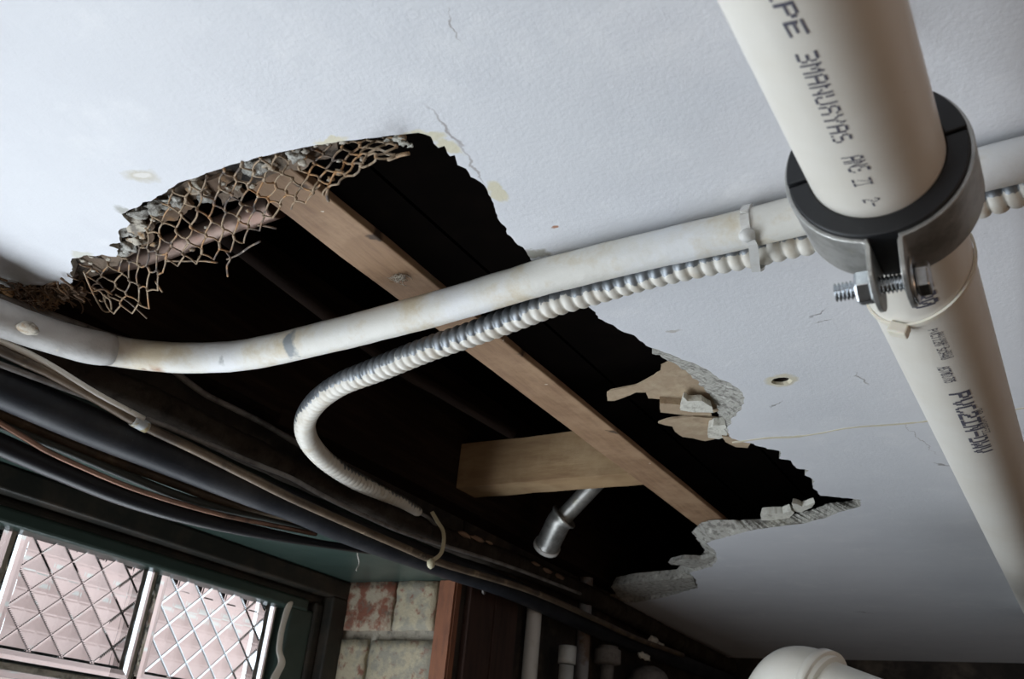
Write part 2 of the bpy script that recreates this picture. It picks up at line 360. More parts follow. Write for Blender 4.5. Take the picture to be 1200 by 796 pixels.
bm = bmesh.new(); bm.from_mesh(ceil.data); bmesh.ops.recalc_face_normals(bm, faces=bm.faces); bm.to_mesh(ceil.data); bm.free()
tag(ceil, kind='structure')
# seam of filler across the ceiling
P_ = [(858, 519), (885, 515), (905, 513), (930, 512), (960, 508), (985, 503), (1010, 500), (1040, 498), (1075, 495), (1105, 491), (1160, 484), (1215, 476)]
ws = [1, 2, 4, 1.5, 1, 1.5, 2, 1.5, 3, 1.5, 1, 1]
L1 = []; L2 = []
for (x, y), q in zip(P_, ws):
    for k in range(3):
        pass
pts = resample([pz(x, y) for x, y in P_], .004)
for i, p in enumerate(pts):
    t = i / (len(pts) - 1) * (len(ws) - 1); k = min(int(t), len(ws) - 2); q = ws[k] + (ws[k+1] - ws[k]) * (t - k)
    ww = (.0005 + .0004 * q) * (1 + .8 * noise.noise(p * 200)); ww = max(ww, .0003)
    L1.append(Vector((p.x, p.y - ww, H - .0004))); L2.append(Vector((p.x, p.y + ww + .0004 * noise.noise(p * 300), H - .0004)))
poly = L1 + L2[::-1]
V = poly + [p + Vector((0, 0, .0012)) for p in poly]; k = len(L1); nn = len(poly)
Fc = [(i, i+1, nn-2-i, nn-1-i) for i in range(k-1)] + [(i, (i+1) % nn, nn + (i+1) % nn, nn + i) for i in range(nn)]
fixn(obj('filler_seam', V, Fc, seam_m, ceil))

def xy(P): return [(pz(x, y, z).x, pz(x, y, z).y) for x, y, z in P]
ZP = H + .016
torn = slab('torn_board_paper', xy([(a, b, ZP) for a, b in [(712, 470), (711, 461), (716, 458), (730, 455), (745, 452), (757, 446), (766, 441), (774, 436), (775, 429), (786, 423), (797, 424), (808, 430), (826, 446), (845, 462), (850, 480), (836, 484), (815, 470), (795, 471), (778, 468), (760, 467), (757, 460), (745, 460), (732, 466), (720, 470)]]), ZP, ZP + .0015, papr, step=.003, amp=.0008, parent=ceil)
torn2 = slab('torn_board_paper', xy([(a, b, ZP) for a, b in [(771, 492), (778, 489), (792, 486), (812, 484), (846, 488), (858, 500), (858, 512), (838, 514), (826, 517), (812, 513), (800, 511), (791, 504), (788, 497), (780, 495)]]), ZP - .002, ZP, papr, step=.003, amp=.0008, seed=9, tilt=(0, .05), parent=ceil)
slab('torn_board_paper', xy([(a, b, H + .004) for a, b in [(846, 510), (862, 512), (880, 517), (876, 524), (862, 523), (850, 517)]]), H + .003, H + .005, papr, step=.003, amp=.0006, seed=3, parent=ceil)
o = slab('lath_end', xy([(a, b, ZP - .004) for a, b in [(773, 470), (798, 472), (832, 474), (834, 485), (800, 484), (774, 481)]]), ZP - .006, ZP, papr, step=.003, amp=.0005, seed=2, parent=ceil)
def chunk(name, poly, z0, z1, m, seed, parent=ceil, inset=.12): return slab(name, xy([(a, b, z0) for a, b in poly]), z0, z1, m, step=.0022, amp=.0009, seed=seed, inset=inset, parent=parent)
tag(chunk('plaster_chunk', [(797, 472), (801, 465), (805, 470), (822, 470), (834, 477), (836, 484), (812, 483), (797, 481)], H + .007, H + .013, plaster_w, 5), 'white square chunk of plaster')
tag(chunk('plaster_chunk', [(829, 503), (836, 499), (850, 498), (852, 512), (842, 515), (830, 513)], H + .004, H + .012, plaster_w, 6), 'pale chunk under the torn paper')
chunk('plaster_chunk', [(891, 603), (898, 602), (918, 602), (927, 598), (931, 601), (925, 608), (905, 610), (892, 610)], H + .010, H + .018, plaster_w, 7)
chunk('plaster_chunk', [(928, 590), (934, 591), (940, 594), (955, 589), (951, 595), (938, 601), (930, 599)], H + .012, H + .018, plaster_w, 8)
chunk('plaster_chunk', [(783, 659), (800, 655), (822, 656), (836, 652), (838, 658), (812, 667), (800, 663), (786, 662)], H + .002, H + .008, plaster, 12)
chunk('plaster_chunk', [(716, 688), (740, 683), (775, 680), (812, 677), (816, 688), (790, 694), (760, 699), (725, 700)], H - .001, H + .014, plaster, 13)
# ------------------------------------------------------------------ walls, floor, room
wl = MB(); wl.box((-.98, -.75, ZS), (XW, YC, 2.52)); wl.box((-.98, YC + .004, 0), (XW, YE, 2.52)); wl.box((-.98, -.79, 0), (XW, YC, 1.42)); wl.box((-.98, -.79, 1.42), (XW, -.75, 2.52)); wl.box((-2.0, -.79, 0), (-.98, -.75, 2.52)); wl.box((-2.1, YB, 0), (-2.0, -.75, 2.52))
wall_l = tag(wl.obj('wall_left', wall_d), kind='structure')
# green painted soffit board of the window recess
sof = MB(); sof.box((-.905, -.75, ZS - .003), (XW + .002, YC, ZS)); sof.box((XW, -.75, ZS - .003), (XW + .003, YC + .02, ZS + .03))
tag(sof.obj('trim_1', green_m), kind='structure')
for nm, a, b, m in [('wall_right', (XR, YB, 0), (XR + .1, YE, 2.52), room_m), ('wall_far', (-.98, YE, 0), (XR + .1, YE + .1, 2.52), wall_d),
        ('wall_back', (-2.1, YB - .1, 0), (XR + .1, YB, 2.52), room_m), ('floor', (-2.1, YB - .1, -.1), (XR + .1, YE + .1, 0), floor_m)]:
    tag(MB().box(a, b).obj(nm, m), kind='structure')
# floor deck above the hole, boards one by one
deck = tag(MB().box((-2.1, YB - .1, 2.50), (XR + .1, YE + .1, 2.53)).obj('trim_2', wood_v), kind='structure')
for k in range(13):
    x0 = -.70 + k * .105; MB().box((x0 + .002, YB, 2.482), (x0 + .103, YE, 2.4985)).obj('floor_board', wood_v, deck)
# bricks of the window reveal
reveal = tag(MB().box((-.90, YC + .0035, 1.42), (XW - .001, YC + .012, ZS)).obj('trim_3', mortar_m), kind='structure')
def brick(x0, x1, z0, z1, m, seed, lab=None):
    V = []; nx, nz = 10, 5
    bm = bmesh.new()
    bmesh.ops.create_cube(bm, size=1)
    bmesh.ops.subdivide_edges(bm, edges=bm.edges, cuts=4, use_grid_fill=True)
    for v in bm.verts:
        c = Vector((x0 + (v.co.x + .5) * (x1 - x0), YC - .004 + (v.co.y + .5) * .02, z0 + (v.co.z + .5) * (z1 - z0)))
        c += noise.noise_vector(c * 70 + Vector((seed, 0, 0))) * .0022; v.co = c
    V = [v.co.copy() for v in bm.verts]; Fc = [tuple(v.index for v in f.verts) for f in bm.faces]; bm.free()
    return tag(obj('brick', V, Fc, m, reveal, True), lab)
zt = 2.237
for row in range(7):
    z1 = zt - row * .0755; z0 = z1 - .063
    sp = [(-.889, -.795), (-.790, -.727)] if row % 2 == 0 else [(-.889, -.829), (-.821, -.717)]
    for k, (a, b) in enumerate(sp):
        brick(a, b, z0, z1, brick_r if (row, k) in ((0, 0), (3, 1), (5, 0)) else brick_g, row * 7 + k, 'red brick with scraps of pale paint' if (row, k) == (0, 0) else None)
# reddish corner board and dark boards beyond
cb = MB().box((-.7215, YC - .006, 1.42), (-.698, YC + .003, 2.236)).obj('trim_4', red_wood); tag(cb, kind='structure')
for i in range(1):
    MB().box((-.7225 + .02, YC - .002, 1.42), (-.6965, YC + .008, 2.236)).obj('corner_board', red_wood, cb)
dk = empty('dark_board_panel', (-.69, 1.07, 1.2)); tag(dk, 'dark stained upright boards fixed on the wall right of the brick pillar', 'board')
for k in range(2):
    bevel(MB().box((-.6995, 1.028 + k * .062, 1.2), (-.690, 1.087 + k * .062, 2.238)).obj('board', board_d, dk), .0015)
# outside yard wall
tag(MB().box((-2.6, -.7, -.2), (-2.5, 3.6, 3.6)).obj('wall_outside', yard), kind='structure')
tag(MB().box((-2.6, -.7, -.3), (-.98, 3.6, -.2)).obj('trim_5', floor_m), kind='structure')

# ------------------------------------------------------------------ window of glass blocks
win = tag(MB().box((-.925, -.748, 1.42), (-.885, YC, 1.46)).obj('window_1', green_m), kind='structure')
def bar(name, a, b, m, bv=.003): return bevel(MB().box(a, b).obj(name, m, win), bv, 3)
bar('head_rail', (-.925, -.748, 2.212), (-.872, YC - .001, 2.2365), green_b)
bar('head_bead', (-.925, -.748, 2.200), (-.892, YC - .03, 2.213), green_b, .005)
bar('head_sash', (-.925, -.748, 2.186), (-.888, YC - .06, 2.203), green_m, .004)
bar('side_rail', (-.925, YC - .033, 1.46), (-.872, YC - .001, 2.213), green_b)
bar('side_bead', (-.925, YC - .050, 1.46), (-.886, YC - .032, 2.203), green_b, .005)
bar('side_sash', (-.925, YC - .092, 1.46), (-.889, YC - .048, 2.190), green_m, .004)
# glass blocks
ys = [-.985, -.805, -.625, -.445, -.265, -.085, .095, .357, .5335, .710, .9065]
ys = [.5335 - .1765 * k for k in range(7, 0, -1)] + [.5335, .710, .905]
ztop = 2.205
def glass_block(y0, y1, z0, z1):
    g = .0035; y0 += g; y1 -= g; z0 += g; z1 -= g
    X0 = XG - .055; X1 = XG + .004; ins = .012
    fine = y1 > .3 and z1 > 2.0; ND = 24 if fine else 8; d = .037; s = d / ND
    iy = int((y1 - y0 - 2 * ins) / s); iz = int((z1 - z0 - 2 * ins) / s)
    ya = (y0 + y1) / 2 - iy * s / 2; za = (z0 + z1) / 2 - iz * s / 2
    V = []; Fc = []
    for a in range(iz + 1):
        for b in range(iy + 1):
            u = (a + b) / ND; v = (a - b) / ND; fu = u - math.floor(u) - .5; fv = v - math.floor(v) - .5
            e_ = max(abs(fu), abs(fv)); h = .28 * (1 - 2 * e_) + (.17 if e_ < .46 else 0) - (.05 if min(abs(abs(fu) - abs(fv)), 1) < .035 and e_ < .40 else 0)
            if a in (0, iz) or b in (0, iy): h = 0
            V.append(Vector((X1 - .007 + .0060 * h, ya + b * s, za + a * s)))
    W = iy + 1
    for a in range(iz):
        for b in range(iy):
            i = a * W + b
            if (a + b) % 2 == 0: Fc += [(i, i+1, i+W+1), (i, i+W+1, i+W)]
            else: Fc += [(i, i+1, i+W), (i+1, i+W+1, i+W)]
    # rim: raised smooth border joining the relief to the block body
    ring = [i for i in range(iy)] + [a * W + iy for a in range(iz)] + [iz * W + b for b in range(iy, 0, -1)] + [a * W for a in range(iz, 0, -1)]
    rings = []
    def proj_rect(p, f, X):
        cy, cz = (y0 + y1) / 2, (z0 + z1) / 2
        hy, hz = iy * s / 2, iz * s / 2
        k1 = (hy + f) / hy; k2 = (hz + f) / hz
        return Vector((X, cy + (p.y - cy) * k1, cz + (p.z - cz) * k2))
    gy = (y1 - y0) / 2 - iy * s / 2; gz = (z1 - z0) / 2 - iz * s / 2; gm = min(gy, gz)
    prev = ring
    for f, X in [(.0015, X1 - .001), (gm * .5, X1), (gm - .002, X1 - .001), (gm, X1 - .004), (gm, X0)]:
        base = len(V); V += [proj_rect(V[i], f, X) for i in ring]
        cur = list(range(base, base + len(ring))); L = len(ring)
        for i in range(L): j = (i + 1) % L; Fc.append((prev[i], cur[i], cur[j], prev[j]))
        prev = cur
    Fc.append(tuple(prev))
    o = fixn(obj('glass_block', V, Fc, glass, win)); return o
for i in range(len(ys) - 1):
    for r_ in range(5):
        z1 = ztop - r_ * .1415; glass_block(ys[i], ys[i+1], z1 - .1415, z1)
mj = MB()
for y in ys: mj.box((XG - .05, y - .0032, 1.46), (XG - .003, y + .0032, ztop))
mj.obj('mortar_joint', mortar_m, win)
for r_ in range(1, 5):
    z = ztop - r_ * .1415; MB().box((XG - .049, -.74, z - .003), (XG - .004, .905, z + .003)).obj('mortar_joint', mortar_m, win)
# white filler smeared down the green jamb
P_ = [(341, 704, 5), (337, 712, 6), (333, 725, 5), (329, 740, 5), (327, 755, 5), (326, 765, 5), (331, 774, 6), (328, 783, 7), (322, 792, 7), (318, 805, 7)]
V = []; Fc = []
for i, (x, y, hw) in enumerate(P_):
    for k, (dx, lift) in enumerate([(-hw, .0), (-hw * .5, .002), (hw * .5, .002), (hw, .0)]):
        q = px(x + dx, y, -.8886); V.append(q + Vector((lift, 0, 0)))
for i in range(len(P_) - 1):
    for k in range(3): a = i * 4 + k; Fc.append((a, a+1, a+5, a+4))
    a = i * 4; Fc.append((a, a+4, a+7, a+3))
Fc += [(0, 3, 2, 1), tuple(len(V) - 4 + k for k in range(4))]
o = fixn(obj('filler_smear', V, Fc, whitec, win, True)); md = o.modifiers.new('s', 'SUBSURF'); md.levels = 2; md.render_levels = 2
o['label'] = 'white filler smeared on the green jamb'

# ------------------------------------------------------------------ timbers in the void
def beam(name, A, B, wdt, z0, z1, m, label, cat, parent=None, left=False):
    A = Vector(A); B = Vector(B); d = (B - A); d.z = 0; d.normalize(); s = Vector((d.y, -d.x, 0)); n = 24
    V = []; Fc = []
    for i in range(n + 1):
        p = A.lerp(B, i / n)
        for q, (sw, z) in enumerate([(-.5, z0), (.5, z0), (.5, z1), (-.5, z1)]):
            v = Vector((p.x, p.y, 0)) + s * sw * wdt; v.z = z
            v += noise.noise_vector(v * 25 + Vector((q, 0, 0))) * .0009; V.append(v)
    for i in range(n):
        for q in range(4): a = i * 4 + q; b = i * 4 + (q + 1) % 4; Fc.append((a, b, b + 4, a + 4))
    Fc += [(3, 2, 1, 0), tuple(n * 4 + q for q in range(4))]
    o = bevel(fixn(obj(name, V, Fc, m, parent)), .0012, 2); return tag(o, label, cat)
ZB = H + .0155
bl = (pz(335, 250, ZB), pz(800, 605, ZB)); br_ = (pz(385, 235, ZB), pz(845, 605, ZB))
A = (bl[0] + br_[0]) / 2; B = (bl[1] + br_[1]) / 2; dd = (B - A).normalized()
# true width, measured across the strip
s_ = Vector((dd.y, -dd.x, 0)); wdt = ((br_[0] - bl[0]).dot(s_) + (br_[1] - bl[1]).dot(s_)) / 2
beam('ceiling_batten', A - dd * .14, B + dd * .35, abs(wdt), ZB, ZB + .006, wood_b, 'long pale brown timber batten running diagonally across the ceiling hole', 'batten')
ZN = H + .0355
n0 = pz(535, 578, ZN); n1 = pz(725, 548, ZN); yn = (n0.y + n1.y) / 2
ztopn = py(600, 514, yn).z
xl = py(536, 560, yn).x
ng = beam('noggin', (xl, yn + .022, 0), (xl + .236, yn + .022, 0), .044, ZN, ztopn, wood_n, 'short light brown timber noggin meeting the batten in the hole', 'timber')
for v_ in ng.data.vertices:          # end sawn on a slant against the batten
    zw = v_.co.z + ng.location.z; xw = v_.co.x + ng.location.x; lim = xl + .236 - .036 * (zw - ZN) / (ztopn - ZN)
    if xw > lim: v_.co.x = lim - ng.location.x
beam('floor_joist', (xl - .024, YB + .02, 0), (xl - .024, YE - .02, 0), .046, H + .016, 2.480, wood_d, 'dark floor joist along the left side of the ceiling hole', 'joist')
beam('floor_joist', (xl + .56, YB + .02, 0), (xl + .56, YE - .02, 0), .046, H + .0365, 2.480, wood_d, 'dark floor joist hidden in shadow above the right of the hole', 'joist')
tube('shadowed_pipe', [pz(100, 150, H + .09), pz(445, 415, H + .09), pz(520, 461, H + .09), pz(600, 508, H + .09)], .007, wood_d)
tag(bpy.data.objects['shadowed_pipe'], 'thin dark pipe deep in the void left of the batten', 'pipe')
# copper pipe behind the wire mesh
cp = tube('copper_pipe', [pz(60, 318, H + .03), pz(150, 305, H + .03), pz(215, 282, H + .03), pz(270, 261, H + .03), pz(325, 240, H + .029)], lambda s, u: .0078 + (.0013 if (u > .86 or .50 < u < .60) else 0), copper_s, step=.004, n=20)
tag(cp, 'shiny copper pipe seen through the rusty wire mesh', 'pipe')
# galvanised pipe and coupling
gp = empty('galvanised_pipe', pz(640, 645, H - .01)); tag(gp, 'galvanised pipe and elbow coupling coming down out of the hole below the noggin', 'pipe')
a_ = pz(712, 552, H + .085); b_ = pz(655, 612, H + .025); c_ = pz(641, 640, H + .0)
tube('pipe', [a_, b_], .0115, galv, gp, step=.02, n=20)
tube('coupling', [b_ + (a_ - b_) * .12, b_, b_.lerp(c_, .5), c_], lambda s, u: .0165 + (.003 if u < .10 else 0) + (.0015 if u > .9 else 0), galv, gp, step=.003, n=20)
tube('end_ring', [c_ + (b_ - c_) * .06, c_ + (c_ - b_) * .08], .0185, white_p, gp, step=.002, n=20)

# ------------------------------------------------------------------ conduits
path = [px(-120, 335, -.635), px(-60, 352, -.635), px(0, 373, -.635), px(50, 391, -.632), px(100, 405, -.622)]
def mixp(x, y, z): return pz(x, y, z)
path += [mixp(150, 414, 2.278), mixp(200, 419, 2.279), mixp(250, 419, 2.281), mixp(300, 414, 2.282), mixp(400, 391, 2.284), mixp(500, 365, 2.285), mixp(560, 348, 2.286),
   mixp(640, 324, 2.2865), mixp(740, 299, 2.2865), mixp(840, 276, 2.2865), mixp(930, 254, 2.2865), mixp(1040, 227, 2.2865), mixp(1170, 194, 2.2865), mixp(1290, 164, 2.2865)]
def c_spot(x, y, z, r, col, s=.4, e=1): p = pz(x, y, z) - ray(x, y) * .0105; return (tuple(p), (r * e, r, r * 1.2), 0, col, s)
wc_m = mat('painted_conduit_chipped', (.66, .65, .60), .5, layers=[((.56, .49, .36), 26, .50, .66), ((.70, .71, .71), 14, .5, .62), ((.36, .29, .21), 70, .68, .74)],
    bumps=[(50, .5, .002), (350, .3, .0006)], warp=.005,
    spots=[c_spot(345, 404, 2.284, 0.0081, (.22, .24, .25), .25, 1), c_spot(266, 421, 2.282, 0.0064, (.30, .31, .31), .3), c_spot(621, 314, 2.286, 0.0051, (.25, .27, .28), .3, .8),
      c_spot(595, 328, 2.286, .0025, (.28, .29, .30), .3), c_spot(416, 369, 2.285, .0025, (.22, .23, .24), .3), c_spot(173, 424, 2.278, 0.0051, (.22, .09, .03), .4), c_spot(188, 424, 2.278, 0.0068, (.32, .16, .07), .7),
      c_spot(235, 436, 2.281, .010, (.52, .38, .19), .9, 2.2), c_spot(160, 408, 2.278, .014, (.45, .37, .25), 1), c_spot(330, 425, 2.284, .009, (.55, .45, .26), 1, 2), c_spot(375, 375, 2.284, .006, (.50, .42, .27), 1, 2)])
wcn = empty('white_conduit', path[12]); tag(wcn, 'thick white painted conduit crossing the ceiling and bending along the wall at left', 'conduit')
tube('conduit_tube', path, lambda s, u: .0120 - .0012 * min(1, max(0, (u - .45) / .3)) , wc_m, wcn, step=.008, n=24, wob=.0004)
tube('coupling', path[:5] + [path[5].lerp(path[4], .4)], lambda s, u: .0128 - (.0007 if u > .97 else 0), mat('grey_painted_coupling', (.52, .515, .50), .6, layers=[((.34, .33, .32), 20, .45, .7), ((.55, .52, .44), 70, .62, .7)], bumps=[(80, .5, .002)]), wcn, step=.006, n=24, wob=.0006)
v, f = lump_data(px(32, 385, -.618), .008, 3, 2, (1, 1, .5)); obj('plaster_lump', v, f, crumb_m, wcn, True)
p = path[4]
# armoured flexible conduit
fpts = [(1260, 196, .012), (1175, 228, .012), (1080, 252, .012), (1000, 270, .0115), (930, 284, .0115), (880, 296, .0115), (820, 308, .0115), (760, 322, .0115), (700, 340, .012), (650, 355, .014), (600, 374, .016), (560, 389, .018),
   (500, 410, .02), (440, 434, .022), (400, 450, .024), (372, 470, .026), (358, 492, .028), (360, 513, .03), (374, 533, .03), (395, 550, .03), (420, 565, .028), (445, 577, .024), (470, 588, .02), (490, 600, .018)]
fp = [pz(x, y, H - z) for x, y, z in fpts]
pitch = .0080
def flex(s, u):
    t = (s / pitch) % 1
    amp = .0011 if u < .50 else .0011 - .0004 * min(1, (u - .50) / .06)
    base = .0084 if u < .4 else .0084 + .0008 * min(1, (u-.4) / .1) 
    if u > .84: base -= .0035 * ((u - .84) / .16); amp = .0007
    return base - amp + amp * 2 * (math.sin(math.pi * t) ** .55) - .0004
fm = bpy.data.materials.new('paint_worn_flexible_steel'); nt = NT(fm)
g_ = nt.node('ShaderNodeNewGeometry'); P = g_.outputs['Position']
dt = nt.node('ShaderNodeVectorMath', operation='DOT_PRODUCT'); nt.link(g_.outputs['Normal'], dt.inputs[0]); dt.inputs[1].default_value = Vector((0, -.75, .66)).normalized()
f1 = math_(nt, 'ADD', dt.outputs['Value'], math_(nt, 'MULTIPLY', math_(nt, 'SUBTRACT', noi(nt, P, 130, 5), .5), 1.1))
sx = nt.node('ShaderNodeSeparateXYZ'); nt.link(P, sx.inputs[0])
bn_ = noi(nt, P, 14, 2)
f1 = math_(nt, 'ADD', f1, math_(nt, 'MULTIPLY', math_(nt, 'SUBTRACT', bn_, .5), 1.6))
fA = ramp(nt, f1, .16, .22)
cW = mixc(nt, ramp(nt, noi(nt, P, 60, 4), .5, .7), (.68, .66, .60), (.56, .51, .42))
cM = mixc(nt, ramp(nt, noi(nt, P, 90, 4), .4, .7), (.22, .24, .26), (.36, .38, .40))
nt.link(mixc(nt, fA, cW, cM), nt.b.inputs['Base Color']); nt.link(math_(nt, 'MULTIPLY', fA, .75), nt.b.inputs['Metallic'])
nt.b.inputs['Roughness'].default_value = .45
fl = tube('flexible_conduit', fp, flex, fm, step=pitch / 8, n=22)
tag(fl, 'ribbed flexible metal conduit with flaking white paint looping down through the hole', 'conduit')
# thin cable from its end
ec = tube('thin_cable', [fp[-1] + (fp[-2] - fp[-1]) * .5, fp[-1], pz(503, 608, H - .018), pz(512, 619, H - .02), pz(518, 632, H - .024)], .0022, greyc, step=.004, n=8); tag(ec, 'thin grey cable leaving the lower end of the ribbed flexible conduit', 'cable')

# zip tie round both conduits, painted over
zt_ = empty('painted_cable_tie', pz(880, 265, H - .028)); tag(zt_, 'painted-over cable tie binding the white conduit to the ribbed conduit', 'cable tie')
def band(name, P, wd, th, nrm, m, parent, step=.003):
    P = resample(P, step); V = []; Fc = []
    for i, p in enumerate(P):
        t = (P[min(i+1, len(P)-1)] - P[max(i-1, 0)]).normalized()
        nn = nrm(p) if callable(nrm) else Vector(nrm); nn = (nn - t * nn.dot(t)).normalized(); s = t.cross(nn)
        for a, b in ((-1, -1), (1, -1), (1, 1), (-1, 1)): V.append(p + s * wd / 2 * a + nn * th / 2 * b)
    for i in range(len(P) - 1):
        for k in range(4): a = i*4+k; b = i*4+(k+1) % 4; Fc.append((a, b, b+4, a+4))
    Fc += [(3, 2, 1, 0), tuple(len(V)-4+k for k in range(4))]
    return fixn(obj(name, V, Fc, m, parent))
c1 = pz(882, 266, 2.2865); c2 = pz(884, 295, H - .0115)
loop = []
ax = (path[15] - path[14]).normalized(); sd = Vector((-ax.y, ax.x, 0)).normalized(); zz = Vector((0, 0, 1))
for a in range(100, -10, -15): loop.append(c1 + (sd * math.cos(math.radians(a)) - zz * math.sin(math.radians(a))) * -0.0 + Vector((0,0,0)))
def cpt(c, r, a): return c + sd * (math.cos(a) * r) + zz * (math.sin(a) * r)
sgn = 1 if (c1 - c2).dot(sd) > 0 else -1
loop = [cpt(c1, .0118, math.radians(a) if sgn > 0 else math.pi - math.radians(a)) for a in (60, 30, 0, -30, -60, -90)]
loop += [cpt(c2, .0106, math.radians(a) if sgn > 0 else math.pi - math.radians(a)) for a in (-100, -125, -150, -180, -205)]
band('strap', loop, .0050, .0016, lambda p: -zz + (p - c1) * 20, white_p, zt_)
v, f = lump_data(cpt(c1, .0132, math.radians(-50) if sgn > 0 else math.radians(230)), .0045, 5, 2, (1, 1, .8), .25); obj('tie_head', v, f, white_p, zt_, True)

# ------------------------------------------------------------------ PVC drain pipe, clamp and fixings
K = .8
PD = Vector((-.0085, .9992, .0396)).normalized(); PA = Vector((-.0534 * K, -.0108 * K, 2 + .261 * K)); PR = .0302 * K
def pt(t): return PA + PD * t
def hit_pipe(x, y, r=PR):
    d = ray(x, y); o = CAM - PA
    dp = d - PD * d.dot(PD); op = o - PD * o.dot(PD)
    a = dp.dot(dp); b = 2 * dp.dot(op); c = op.dot(op) - r * r; D = b * b - 4 * a * c
    if D < 0: t = -b / (2 * a)
    else: t = (-b - math.sqrt(D)) / (2 * a)
    q = CAM + d * t; s = (q - PA).dot(PD); v = q - pt(s); return s, math.atan2(v.dot(SD), v.dot(DN))
DN = (Vector((0, 0, -1)) - PD * Vector((0, 0, -1)).dot(PD)).normalized(); SD = PD.cross(DN).normalized()
if SD.x < 0: SD = -SD
def cyl(s, ang, r): return pt(s) + (DN * math.cos(ang) + SD * math.sin(ang)) * r
pv = empty('drain_pipe', pt(.3)); tag(pv, 'large cream plastic drain pipe running overhead from the top right corner', 'pipe')
tube('pipe', [pt(-.6), pt(1.56)], PR, pvc, pv, step=.1, n=64)
tube('coupling', [pt(1.47), pt(1.56)], PR + .004, pvc, pv, step=.03, n=48)
# dot matrix printing
G = {'P':'11110 10001 10001 11110 10000 10000 10000','V':'10001 10001 10001 10001 01010 01010 00100','C':'01110 10001 10000 10000 10000 10001 01110','E':'11111 10000 10000 11110 10000 10000 11111',
 'I':'11111 00100 00100 00100 00100 00100 11111','L':'10000 10000 10000 10000 10000 10000 11111','M':'10001 11011 10101 10101 10001 10001 10001','A':'01110 10001 10001 11111 10001 10001 10001',
 'N':'10001 11001 10101 10101 10011 10001 10001','U':'10001 10001 10001 10001 10001 10001 01110','S':'01111 10000 10000 01110 00001 00001 11110','Y':'10001 10001 01010 00100 00100 00100 00100',
 'T':'11111 00100 00100 00100 00100 00100 00100','Z':'11111 00001 00010 00100 01000 10000 11111','D':'11110 10001 10001 10001 10001 10001 11110','W':'10001 10001 10001 10101 10101 11011 10001',
 '0':'01110 10001 10011 10101 11001 10001 01110','1':'00100 01100 00100 00100 00100 00100 01110','2':'01110 10001 00001 00110 01000 10000 11111','3':'11110 00001 00001 01110 00001 00001 11110',
 '4':'00010 00110 01010 10010 11111 00010 00010','6':'01110 10000 10000 11110 10001 10001 01110','8':'01110 10001 10001 01110 10001 10001 01110','5':'11111 10000 11110 00001 00001 10001 01110','7':'11111 00001 00010 00100 00100 01000 01000','H':'10001 10001 10001 11111 10001 10001 10001','-':'00000 00000 00000 11111 00000 00000 00000',' ':' '.join(['00000']*7)}
def print_text(txt, p0, p1, hpx, name='printing', dot=1.0, rev=False, parent=None):
    """txt runs from pixel p0 to p1 along the pipe wall; hpx = pixel at the top edge of the letters beside p0"""
    s0, a0 = hit_pipe(*p0); s1, a1 = hit_pipe(*p1); sh, ah = hit_pipe(*hpx)
    hh = ah - a0; nc = len(txt) * 6 - 1; cell = (s1 - s0) / nc; rowh = hh / 7; V = []; Fc = []
    for ci, ch in enumerate(txt):
        rows = G[ch].split()
        for ry in range(7):
            for rx in range(5):
                if rows[ry][rx] == '1':
                    if R.random() < .04: continue
                    u = s0 + (ci * 6 + rx + .5) * cell; an = a0 + (a1 - a0) * (ci * 6 + rx) / nc + (6.5 - ry) * rowh
                    du = abs(cell) * .55 * dot; da = abs(rowh) * .5 * dot; b = len(V)
                    for e, g in ((-1, -1), (1, -1), (1, 1), (-1, 1)): V.append(cyl(u + e * du, an + g * da, PR + .00012))
                    Fc.append((b, b+1, b+2, b+3))
    return obj(name, V, Fc, ink, parent or pv)
print_text('PIPE', (880, -40), (926, 44), (905, -44))
print_text('3MANUAYAS', (931, 64), (977, 168), (958, 62), dot=.9)
print_text('ANS', (985, 185), (996, 203), (1010, 180), dot=.9)
print_text('ZI', (997, 211), (1001, 219), (1020, 207), dot=.8)
print_text('2-', (1010, 234), (1015, 243), (1030, 231), dot=.8)
print_text('4880', (1058, 330), (1070, 362), (1092, 328), dot=1.25)
print_text('PVC1120 SCH40', (1087, 387), (1103, 422), (1098, 384), dot=.9)
print_text('00180012 2018', (1098, 390), (1112, 420), (1104, 387), dot=.8)
print_text('ASTMD1785', (1098, 431), (1107, 449), (1112, 429), dot=1.0)
print_text('PVC2IN-DWV', (1112, 462), (1143, 532), (1136, 458), dot=1.25)
print_text('00 1480PSI', (1141, 482), (1152, 510), (1151, 480), dot=.8)

# clamp: find its place along the pipe from the near rim's lowest point
s_rim, _ = hit_pipe(1020, 254); SC = s_rim + .0165
cl = empty('pipe_clamp', pt(SC)); tag(cl, 'steel pipe clamp with black rubber lining and bolt holding the cream drain pipe', 'clamp')
def ring(name, r0, r1, s0, s1, a0, a1, m, n=72, parent=cl):
    V = []; Fc = []
    for i in range(n + 1):
        a = a0 + (a1 - a0) * i / n
        for r, s in ((r0, s0), (r1, s0), (r1, s1), (r0, s1)): V.append(cyl(s, a, r))
    for i in range(n):
        for k in range(4): a = i*4+k; b = i*4+(k+1) % 4; Fc.append((a, b, b+4, a+4))
    Fc += [(3, 2, 1, 0), tuple(len(V)-4+k for k in range(4))]
    o = fixn(obj(name, V, Fc, m, parent)); return o
hw = .0150; RR = PR + .0076
bevel(ring('rubber_lining', PR + .0002, RR, SC - hw - .0015, SC + hw + .0015, math.radians(-82), math.radians(97), rubber), .0006)
bevel(ring('rubber_lining', PR + .0002, RR + .0004, SC - hw - .0022, SC + hw + .0015, math.radians(98.5), math.radians(276), rubber), .0006)
ga = math.radians(9)
bevel(ring('steel_band', RR, RR + .0018, SC - hw + .0006, SC + hw, ga, math.pi, galv), .0004)
bevel(ring('steel_band', RR, RR + .0018, SC - hw + .0006, SC + hw, -ga, -math.pi, galv), .0004)
